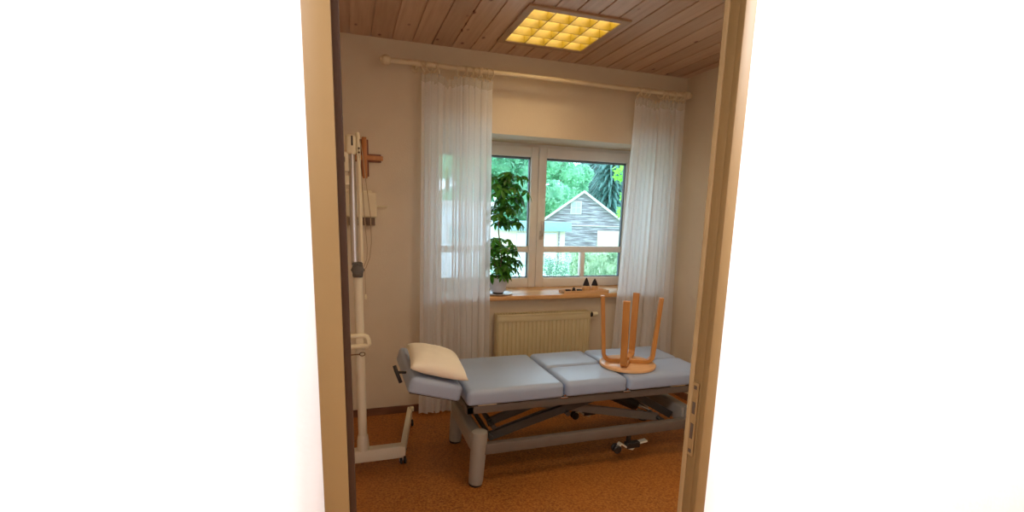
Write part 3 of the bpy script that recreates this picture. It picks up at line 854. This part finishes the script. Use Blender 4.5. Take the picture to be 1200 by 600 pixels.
    tube('actuator_body', [a, m], .034, 'black', t, 18)
    tube('actuator_rod', [m, b], .012, 'chrome', t, 12)
    tube('actuator_motor', [a+Vector((.02,.045,-.01)), a+Vector((.13,.045,-.06))], .030, 'dark_grey', t, 16)
    # castor lifting pedals
    for (x, y, z, s) in ((1.53, 2.36, .095, 1), (1.50, 2.86, .10, 1)):
        c = bpy.data.objects.new('caster_pedal', None); COL.objects.link(c); c.parent = t; c.location = Vector((x, y, 0))-o
        bm = bmesh.new()
        for q in (-.016, .016): add_lathe(bm, [(0,-.008),(.020,-.008),(.025,-.003),(.025,.003),(.020,.008),(0,.008)], (-.07, q, z), 20, 'Y')
        obj('wheel', bm, 'black', c, smooth=False)
        bm = bmesh.new()
        add_tube(bm, [(-.07,0,z), (-.045,0,z+.03), (.0,0,z+.0), (.03,0,z-.012), (.07,0,z+.02), (.13,0,z+.028)], 0, flat=(.034,.009), up=(0,1,0))
        obj('lever', bm, 'stand', c)
        bm = bmesh.new()
        add_box(bm, (-.01,-.02,z-.005), (.08,.02,z+.03), .005); add_box(bm, (.0,-.012,z+.02), (.02,.012,.20), .002)
        obj('pivot_block', bm, 'black', c)
table()

def pillow():
    W, L, T = .300, .43, .105
    bm = bmesh.new(); n = 26; rnd = random.Random(4); V = {}
    for s in (1, -1):
        for i in range(n+1):
            for j in range(n+1):
                u, v = i/n*2-1, j/n*2-1
                if s < 0 and (i in (0, n) or j in (0, n)): V[s, i, j] = V[1, i, j]; continue
                e = ((1-abs(u)**2.6)*(1-abs(v)**2.6)); hgt = T*.5*max(0, e)**.48
                pin = 1 - .07*(1-abs(v)**2)*abs(u)**3; pin2 = 1 - .07*(1-abs(u)**2)*abs(v)**3
                wr = .0028*math.sin(9*u+5*v)*math.sin(7*v-3*u)*e + .004*math.exp(-((u-.1)**2+(v+.75)**2)/.01)*math.sin(40*u)
                V[s, i, j] = bm.verts.new((u*W/2*pin, v*L/2*pin2, s*hgt*(1.25 if s > 0 else .75) + wr))
    for s in (1, -1):
        for i in range(n):
            for j in range(n):
                q = [V[s,i,j], V[s,i+1,j], V[s,i+1,j+1], V[s,i,j+1]]
                bm.faces.new(q if s > 0 else q[::-1])
    o = obj('pillow', bm, 'pillow', None, smooth=True)
    o.location = (.428, 2.535, .646); o.rotation_euler = Euler((R(1), R(15.6), R(-3)))
    tag(o, 'cream cotton pillow lying on the raised head end of the treatment table', 'pillow')
pillow()

def stool():
    cx, cy, zb = 1.600, 2.525, .5415
    t = thing('wooden_stool', 'round wooden stool standing upside down on the treatment table', 'stool', (cx, cy, zb)); o = t.location
    lathe('seat', [(0,0),(.163,0),(.168,.004),(.168,.016),(.164,.020),(0,.020)], (cx, cy, zb), 'stool_seat', t, 48)
    for k, (deg, lift) in enumerate(((-24, 0), (156, 0), (49, 0), (229, 0))):
        a = R(deg); d = Vector((math.cos(a), math.sin(a), 0)); s = Vector((-d.y, d.x, 0))
        z = .0325 + (.0 if k < 2 else .0005)
        path = []
        c = Vector((cx, cy, zb))
        path.append(c + d*(.012 if k < 2 else .028) + Vector((0,0,z)))
        path.append(c + d*.105 + Vector((0,0,z)))
        for q in range(1, 7):
            w = q/6*PI/2*.93
            path.append(c + d*(.105+.042*math.sin(w)) + Vector((0,0,z+.042*(1-math.cos(w)))))
        path.append(c + d*.172 + Vector((0,0,.425)))
        bm = bmesh.new(); add_tube(bm, [p-o for p in path], 0, flat=(.038, .023), up=s)
        es = list(bm.edges)
        bmesh.ops.recalc_face_normals(bm, faces=bm.faces)
        l = obj('leg', bm, 'stool', t); shade_auto(l, 50)
        bv = l.modifiers.new('bevel', 'BEVEL'); bv.width = .002; bv.segments = 2
    lathe('centre_screw', [(0,0),(.007,0),(.006,.004),(0,.005)], (cx, cy, zb+.0205), 'metal', t, 12)
stool()

# ------------------------------------------------------------------ outdoors
GZ = -1.3
o_ = box('lawn', (-20, YO+.02, GZ-.1), (70, 70, GZ), 'lawn'); o_.name = 'ground_lawn'; struct(o_)
o_ = box('ground_paving', (-2, YO+.4, GZ), (9.0, 25, GZ+.02), 'paving'); struct(o_)
def leaves(bm, centres, n, size, rnd, o, droop=.2):
    tot = sum(r**2 for _, r in centres)
    for c, r in centres:
        for _ in range(int(n*r**2/tot)):
            while True:
                p = Vector((rnd.uniform(-1,1), rnd.uniform(-1,1), rnd.uniform(-1,1)))
                if .2 < p.length < 1: break
            p = p.normalized()*p.length**.4
            q = c + Vector((p.x*r, p.y*r, p.z*r*.85))
            s = size*rnd.uniform(.6, 1.3)
            e = Euler((rnd.uniform(-1.1,1.1), rnd.uniform(-1.1,1.1), rnd.uniform(0,6.3)))
            vs = []
            for x, y in ((-1,0),(0,-.45),(1,0),(0,.45)):
                v = Vector((x*s, y*s, -abs(x)*s*droop)); v.rotate(e); vs.append(bm.verts.new(q+v-o))
            bm.faces.new(vs)
def blob(bm, c, r, o, rnd):
    res = bmesh.ops.create_icosphere(bm, subdivisions=3, radius=1)
    for v in res['verts']:
        d = v.co.normalized(); k = 1+.14*math.sin(5*d.x+rnd.random()*.2)+.1*math.sin(7*d.z+3*d.y)
        v.co = c + Vector((d.x*r*k, d.y*r*k, d.z*r*.85*k)) - o
def tree(label, x, y, ztop, rad, mat, seed, n=5200, name='broadleaf_tree', group='trees behind the barn', size=.24):
    rnd = random.Random(seed)
    t = thing(name, label, 'tree', (x, y, GZ), group); o = t.location
    tube('trunk', [(x, y, GZ), (x+.1, y, GZ+(ztop-GZ)*.35), (x-.05, y, GZ+(ztop-GZ)*.8)], [.28, .22, .08], 'bark', t, 10)
    cs = []; zc0 = GZ+(ztop-GZ)*.12
    for k in range(22):
        a = rnd.uniform(0, 2*PI); f = rnd.random(); z = zc0+(ztop-rad*.4-zc0)*f
        rr = rad*(.35+.65*math.sin(PI*min(1, .25+f*.75)))
        q = rr*rnd.uniform(.3, .8)
        cs.append((Vector((x+math.cos(a)*q, y+math.sin(a)*q, z)), rad*rnd.uniform(.32, .5)))
    bm = bmesh.new()
    for c, r in cs: blob(bm, c, r*.72, o, rnd)
    leaves(bm, cs, n, size, rnd, o, .35)
    obj('crown', bm, mat, t)
def conifer(label, x, y, ztop, rad, seed):
    rnd = random.Random(seed)
    t = thing('conifer_tree', label, 'tree', (x, y, GZ), 'dark conifers'); o = t.location
    tube('trunk', [(x, y, GZ), (x, y, ztop-.3)], [.25, .04], 'bark', t, 8)
    bm = bmesh.new(); n = 34
    for k in range(n):
        f = k/n; z = GZ+.6+(ztop-GZ-.6)*f; r = rad*(1-f)*rnd.uniform(.85,1.1)+.1; m = 26
        for q in range(m):
            a = 2*PI*(q+rnd.random()*.5)/m; d = Vector((math.cos(a), math.sin(a), 0)); s = Vector((-d.y, d.x, 0))
            b = Vector((x, y, z)); rr = r*rnd.uniform(.8, 1.1)
            for i in range(5):
                u0 = rr*i/5; u1 = rr*(i+1)/5
                w = .07*rr*(1-i/6)+.04
                p0 = b+d*u0-Vector((0,0,u0*.35)); p1 = b+d*u1*1.05-Vector((0,0,u1*.5+.1))
                bm.faces.new([bm.verts.new(v-o) for v in (p0+s*w, p0-s*w, p1-s*w*.3, p1+s*w*.3)])
    obj('branches', bm, 'conifer', t)
tree('mint green broadleaf tree whose crown rises left of the barn gable', 19.2, 50, 15.5, 3.9, 'tree_mint', 21, 10000, size=.26)
tree('green broadleaf tree directly behind the potted plant in the left pane', 13.8, 45, 12.5, 3.6, 'tree_mid', 22, 6000, size=.26)
tree('mint green tree right behind the peak of the barn roof', 24.6, 56, 17.5, 3.7, 'tree_mint', 23, 9000, size=.26)
tree('broadleaf tree farthest left, behind the left curtain', 3.8, 50, 12.0, 4.0, 'tree_mid', 24, 4000, size=.3)
tree('broadleaf tree with pale crown behind the white outbuilding', 10.4, 54, 13.5, 3.4, 'tree_mint', 26, 5000, size=.26)
conifer('dark bluish conifer behind the right slope of the barn roof', 33.6, 60, 23, 6.2, 31)
conifer('dark conifer farther right behind the right curtain', 48.0, 60, 20, 5.0, 32)
conifer('tall distant conifer standing behind the other dark conifers', 39.5, 76, 30, 7.5, 33)
conifer('distant dark conifer above the white outbuilding roof', 17.0, 72, 23, 5.5, 34)

def barn():
    Y = 35.; k = 1
    pk = (.4963*Y, h+.0557*Y); hw = 3.45; er = (pk[0]+hw, pk[1]-hw*.72); el = (pk[0]-hw, er[1])
    t = thing('wooden_barn', 'weathered grey board barn with a steep gable seen through the window', 'barn', (pk[0], Y, GZ)); o = t.location
    bm = bmesh.new(); ye = Y+8
    x0, x1 = el[0]+.25, er[0]-.25
    # boards as overlapping courses on the gable front
    z = GZ; ch = .30
    def half(zz):
        return hw-.25 if zz < er[1] else max(.05, (hw)*(pk[1]-.12-zz)/(pk[1]-er[1]))
    while z < pk[1]-.15:
        zt = min(z+ch, pk[1]-.13)
        a0, a1 = min(half(z), hw-.25), min(half(zt), hw-.25)
        vs = [(pk[0]-a0, Y-.03, z), (pk[0]+a0, Y-.03, z), (pk[0]+a1, Y, zt), (pk[0]-a1, Y, zt)]
        bm.faces.new([bm.verts.new(Vector(v)-o) for v in vs])
        vs = [(pk[0]-a0, Y-.03, z), (pk[0]+a0, Y-.03, z), (pk[0]+a0, Y+.02, z), (pk[0]-a0, Y+.02, z)]
        bm.faces.new([bm.verts.new(Vector(v)-o) for v in vs[::-1]])
        z += ch
    add_box(bm, Vector((x0, Y+.02, GZ))-o, Vector((x0+.1, ye, er[1]))-o); add_box(bm, Vector((x1-.1, Y+.02, GZ))-o, Vector((x1, ye, er[1]))-o)
    add_box(bm, Vector((x0, ye-.1, GZ))-o, Vector((x1, ye, er[1]))-o)
    poly_extrude_y(bm, [(x0-o.x, er[1]-.05-o.z), (x1-o.x, er[1]-.05-o.z), (pk[0]-o.x, pk[1]-.2-o.z)], Y+.03-o.y, Y+.1-o.y)
    obj('board_wall', bm, 'barn', t)
    for e in (el, er):
        bm = bmesh.new(); th = .12
        poly_extrude_y(bm, [(pk[0]-o.x, pk[1]-o.z), (e[0]-o.x, e[1]-o.z), (e[0]-o.x, e[1]-th-o.z), (pk[0]-o.x, pk[1]-th-o.z)], Y-.25-o.y, ye+.3-o.y)
        obj('roof_slope', bm, 'rooftile', t)
        bm = bmesh.new()
        poly_extrude_y(bm, [(pk[0]-o.x, pk[1]+.06-o.z), (e[0]-o.x, e[1]+.06-o.z), (e[0]-o.x, e[1]-.15-o.z), (pk[0]-o.x, pk[1]-.15-o.z)], Y-.31-o.y, Y-.25-o.y)
        obj('barge_board', bm, 'house_trim', t)
    # gable hatch window
    gx = 676.5
    hx0, hx1, hz0, hz1 = pk[0]-1.0, pk[0]-.15, pk[1]-1.75, pk[1]-.75
    f = box('window', (hx0, Y-.09, hz0), (hx1, Y-.02, hz1), 'house_trim', t, .01)
    bm = bmesh.new()
    for i in range(2):
        for j in range(2):
            a0 = hx0+.07+i*.37; b0 = hz0+.08+j*.44
            add_box(bm, Vector((a0, Y-.10, b0))-o, Vector((a0+.33, Y-.085, b0+.40))-o)
    obj('pane', bm, 'hatch', f)
    box('vent', (11.95, Y-.08, 2.36), (12.25, Y-.02, 2.56), 'shrub', t) if False else None
    # pale door at the right and a ledge board
    d = box('door', (pk[0]+1.15, Y-.10, GZ), (pk[0]+2.9, Y-.03, .42), 'cream_render', t, .01)
    box('door_gap', (pk[0]+1.98, Y-.115, GZ), (pk[0]+2.02, Y-.095, .40), 'barn', d).location = (0,0,0)
    box('ledge_board', (x0, Y-.09, er[1]-.16), (x1, Y-.03, er[1]-.08), 'house_trim', t, .01)
    box('corner_post', (x1-.14, Y-.09, GZ), (x1, Y-.02, er[1]), 'house_trim', t, .01)
    t.rotation_euler = (0, 0, R(-26.4))
barn()
def garage():
    Y = 26.; k = Y/12
    xl, xr = 8.4, .4545*Y
    t = thing('cream_garage', 'low cream garage with a pale teal roof edge in front of the barn', 'garage', ((xl+xr)/2, Y, GZ)); o = t.location
    zt = h+(1.275-h)*k; zf = h+(1.045-h)*k
    box('wall', (xl, Y, GZ), (xr, Y+4, zf+.02), 'cream_render', t)
    box('roof', (xl-.2, Y-.3, zf), (xr+.25, Y+4.2, zt), 'teal_roof', t, .01)['label'] = 'pale teal roof edge'
    box('door', (xr-2.9, Y-.04, GZ), (xr-.55, Y-.005, zf-.12), 'white_render', t, .01)
    box('corner_post', (xr-.42, Y-.06, GZ), (xr-.34, Y-.005, zf), 'barn', t)
garage()
def white_garage():
    t = thing('white_outbuilding', 'plain white outbuilding behind the plant in the left pane', 'building', (3.9, 17, GZ)); o = t.location
    box('wall', (2.2, 17, GZ), (4.95, 20, 1.72), 'white_render', t)
    box('roof', (2.0, 16.8, 1.72), (5.05, 20.2, 1.86), 'house_trim', t, .01)
    w = box('window', (3.3, 16.96, .4), (4.1, 17.0, 1.1), 'house_trim', t, .01)
    bm = bmesh.new(); add_box(bm, Vector((3.36, 16.945, .46))-o, Vector((4.04, 16.958, 1.04))-o); obj('pane', bm, 'teal_roof', w)
white_garage()
def hedge():
    rnd = random.Random(9)
    x0, x1, y, zt = 4.50, 8.6, 9.0, .70
    t = thing('clipped_hedge', 'clipped pale green hedge in front of the barn at the lower right', 'hedge', ((x0+x1)/2, y+.3, GZ)); o = t.location
    bm = bmesh.new(); add_box(bm, Vector((x0+.04, y+.04, GZ))-o, Vector((x1, y+.6, zt-.04))-o)
    def leaf(q):
        s = rnd.uniform(.025, .05); e = Euler((rnd.uniform(0,6), rnd.uniform(0,6), rnd.uniform(0,6))); vs = []
        for a, b in ((-1,0),(0,-.5),(1,0),(0,.5)):
            v = Vector((a*s, b*s, 0)); v.rotate(e); vs.append(bm.verts.new(q+v-o))
        bm.faces.new(vs)
    for _ in range(7500): leaf(Vector((rnd.uniform(x0, x1), y+rnd.uniform(-.01,.05), rnd.uniform(GZ, zt))))
    for _ in range(2500): leaf(Vector((rnd.uniform(x0, x1), y+rnd.uniform(0,.6), zt+rnd.uniform(-.05,.02))))
    for _ in range(1200): leaf(Vector((x0+rnd.uniform(-.01,.05), y+rnd.uniform(0,.6), rnd.uniform(GZ, zt))))
    obj('leaf_mass', bm, 'hedge', t)
hedge()
def shrub(label, x, y, rad, seed, z=0):
    rnd = random.Random(seed); t = thing('garden_shrub', label, 'shrub', (x, y, GZ), 'garden shrubs'); o = t.location
    for k in range(3):
        tube('stem', [(x+.03*k, y, GZ), (x+.1*(k-1), y+.02*k, GZ+rad*.9)], [.02,.01], 'bark', t, 6)
    cs = [(Vector((x+rnd.uniform(-.5,.5)*rad, y+rnd.uniform(-.4,.4)*rad, GZ+rad*(.5+rnd.random()*.9))), rad*.42) for _ in range(9)]
    bm = bmesh.new(); leaves(bm, cs, 1500, .045, rnd, o, .3); obj('leaf_mass', bm, 'shrub', t)
shrub('loose green garden shrub behind the lower left corner of the right window', 3.30, 8.6, 0.95, 41)
shrub('loose green garden shrub farther back beside the pale path', 6.6, 15.5, 1.00, 42)
shrub('garden shrub low behind the plant pot in the left window', 3.9, 12.0, 1.0, 43)
def garden_tree():
    rnd = random.Random(12); x, y = 5.15, 6.1
    t = thing('young_maple', 'young bright green leafy tree close outside at the right edge of the window', 'tree', (x, y, GZ)); o = t.location
    tube('trunk', [(x, y, GZ), (x+.05, y, 1.0), (x, y, 2.8), (x-.05, y, 3.4)], [.06,.05,.035,.02], 'bark', t, 8)
    bm = bmesh.new(); br = bmesh.new()
    def leaf(q, s):
        e = Euler((rnd.uniform(-.9,.9)+1.2, rnd.uniform(-.6,.6), rnd.uniform(-.8,.8)))
        pts = []
        for k in range(10):
            a = PI/2+2*PI*k/10; rr = s*(1 if k % 2 == 0 else .45)
            v = Vector((rr*math.cos(a), rr*math.sin(a), 0)); v.rotate(e); pts.append(bm.verts.new(q+v-o))
        bm.faces.new(pts)
    for (ex, ez, n) in ((3.62, 2.12, 34), (3.66, 1.62, 34), (3.9, 1.92, 18), (4.3, 2.6, 60), (4.4, 1.2, 40), (4.6, 2.0, 60), (5.4, 3.3, 80), (5.8, 2.4, 80)):
        e = Vector((ex, y+rnd.uniform(-.1,.1), ez)); b = Vector((x, y, min(3.1, ez+.35)))
        m = b.lerp(e, .5)+Vector((0,0,.12)); add_tube(br, [b-o, m-o, e-o], [.018,.012,.005], 6)
        for _ in range(n):
            f = rnd.random(); p = (b.lerp(m, f*2) if f < .5 else m.lerp(e, f*2-1)) if rnd.random() < .35 else e
            leaf(p+Vector((rnd.gauss(0,.07), rnd.gauss(0,.07), rnd.gauss(-.06,.11))), rnd.uniform(.05,.075))
    obj('branch', br, 'bark', t); obj('foliage', bm, 'maple', t)
garden_tree()

# ------------------------------------------------------------------ light
def area(name, loc, rot, sx, sy, power, col):
    l = bpy.data.lights.new(name, 'AREA'); l.shape = 'RECTANGLE'; l.size = sx; l.size_y = sy; l.energy = power; l.color = col
    o = bpy.data.objects.new(name, l); COL.objects.link(o); o.location = loc; o.rotation_euler = rot; return o
# unseen area lights, added to turn the corridor wall beside the doorway white
area('corridor_fill_left', (-.62, .30, 2.40), Euler((R(22), R(12), 0)), .5, .12, 30, (.93,.96,1))
area('corridor_fill_right', (1.65, .30, 2.40), Euler((R(22), R(0), 0)), 1.0, .12, 62, (.93,.96,1))
# warm fill light for the treatment room, added out of view near the door
area('room_fill', (1.25, 1.55, 2.47), Euler((0,0,0)), .55, .55, 11, (1,.76,.50))

w = bpy.data.worlds.new('sky'); SC.world = w; w.use_nodes = True
nt = w.node_tree; nt.nodes.clear()
out = nt.nodes.new('ShaderNodeOutputWorld'); bg = nt.nodes.new('ShaderNodeBackground')
bg.inputs[0].default_value = (.67, .83, 1.0, 1); bg.inputs[1].default_value = 4.2
nt.links.new(bg.outputs[0], out.inputs[0])

SC.cycles.transparent_max_bounces = 16
SC.cycles.max_bounces = 10
SC.cycles.diffuse_bounces = 6
SC.cycles.sample_clamp_indirect = 6
SC.cycles.use_denoising = True
SC.view_settings.view_transform = 'Standard'; SC.view_settings.look = 'None'
SC.view_settings.gamma = 1; SC.view_settings.use_curve_mapping = False
SC.view_settings.exposure = .24
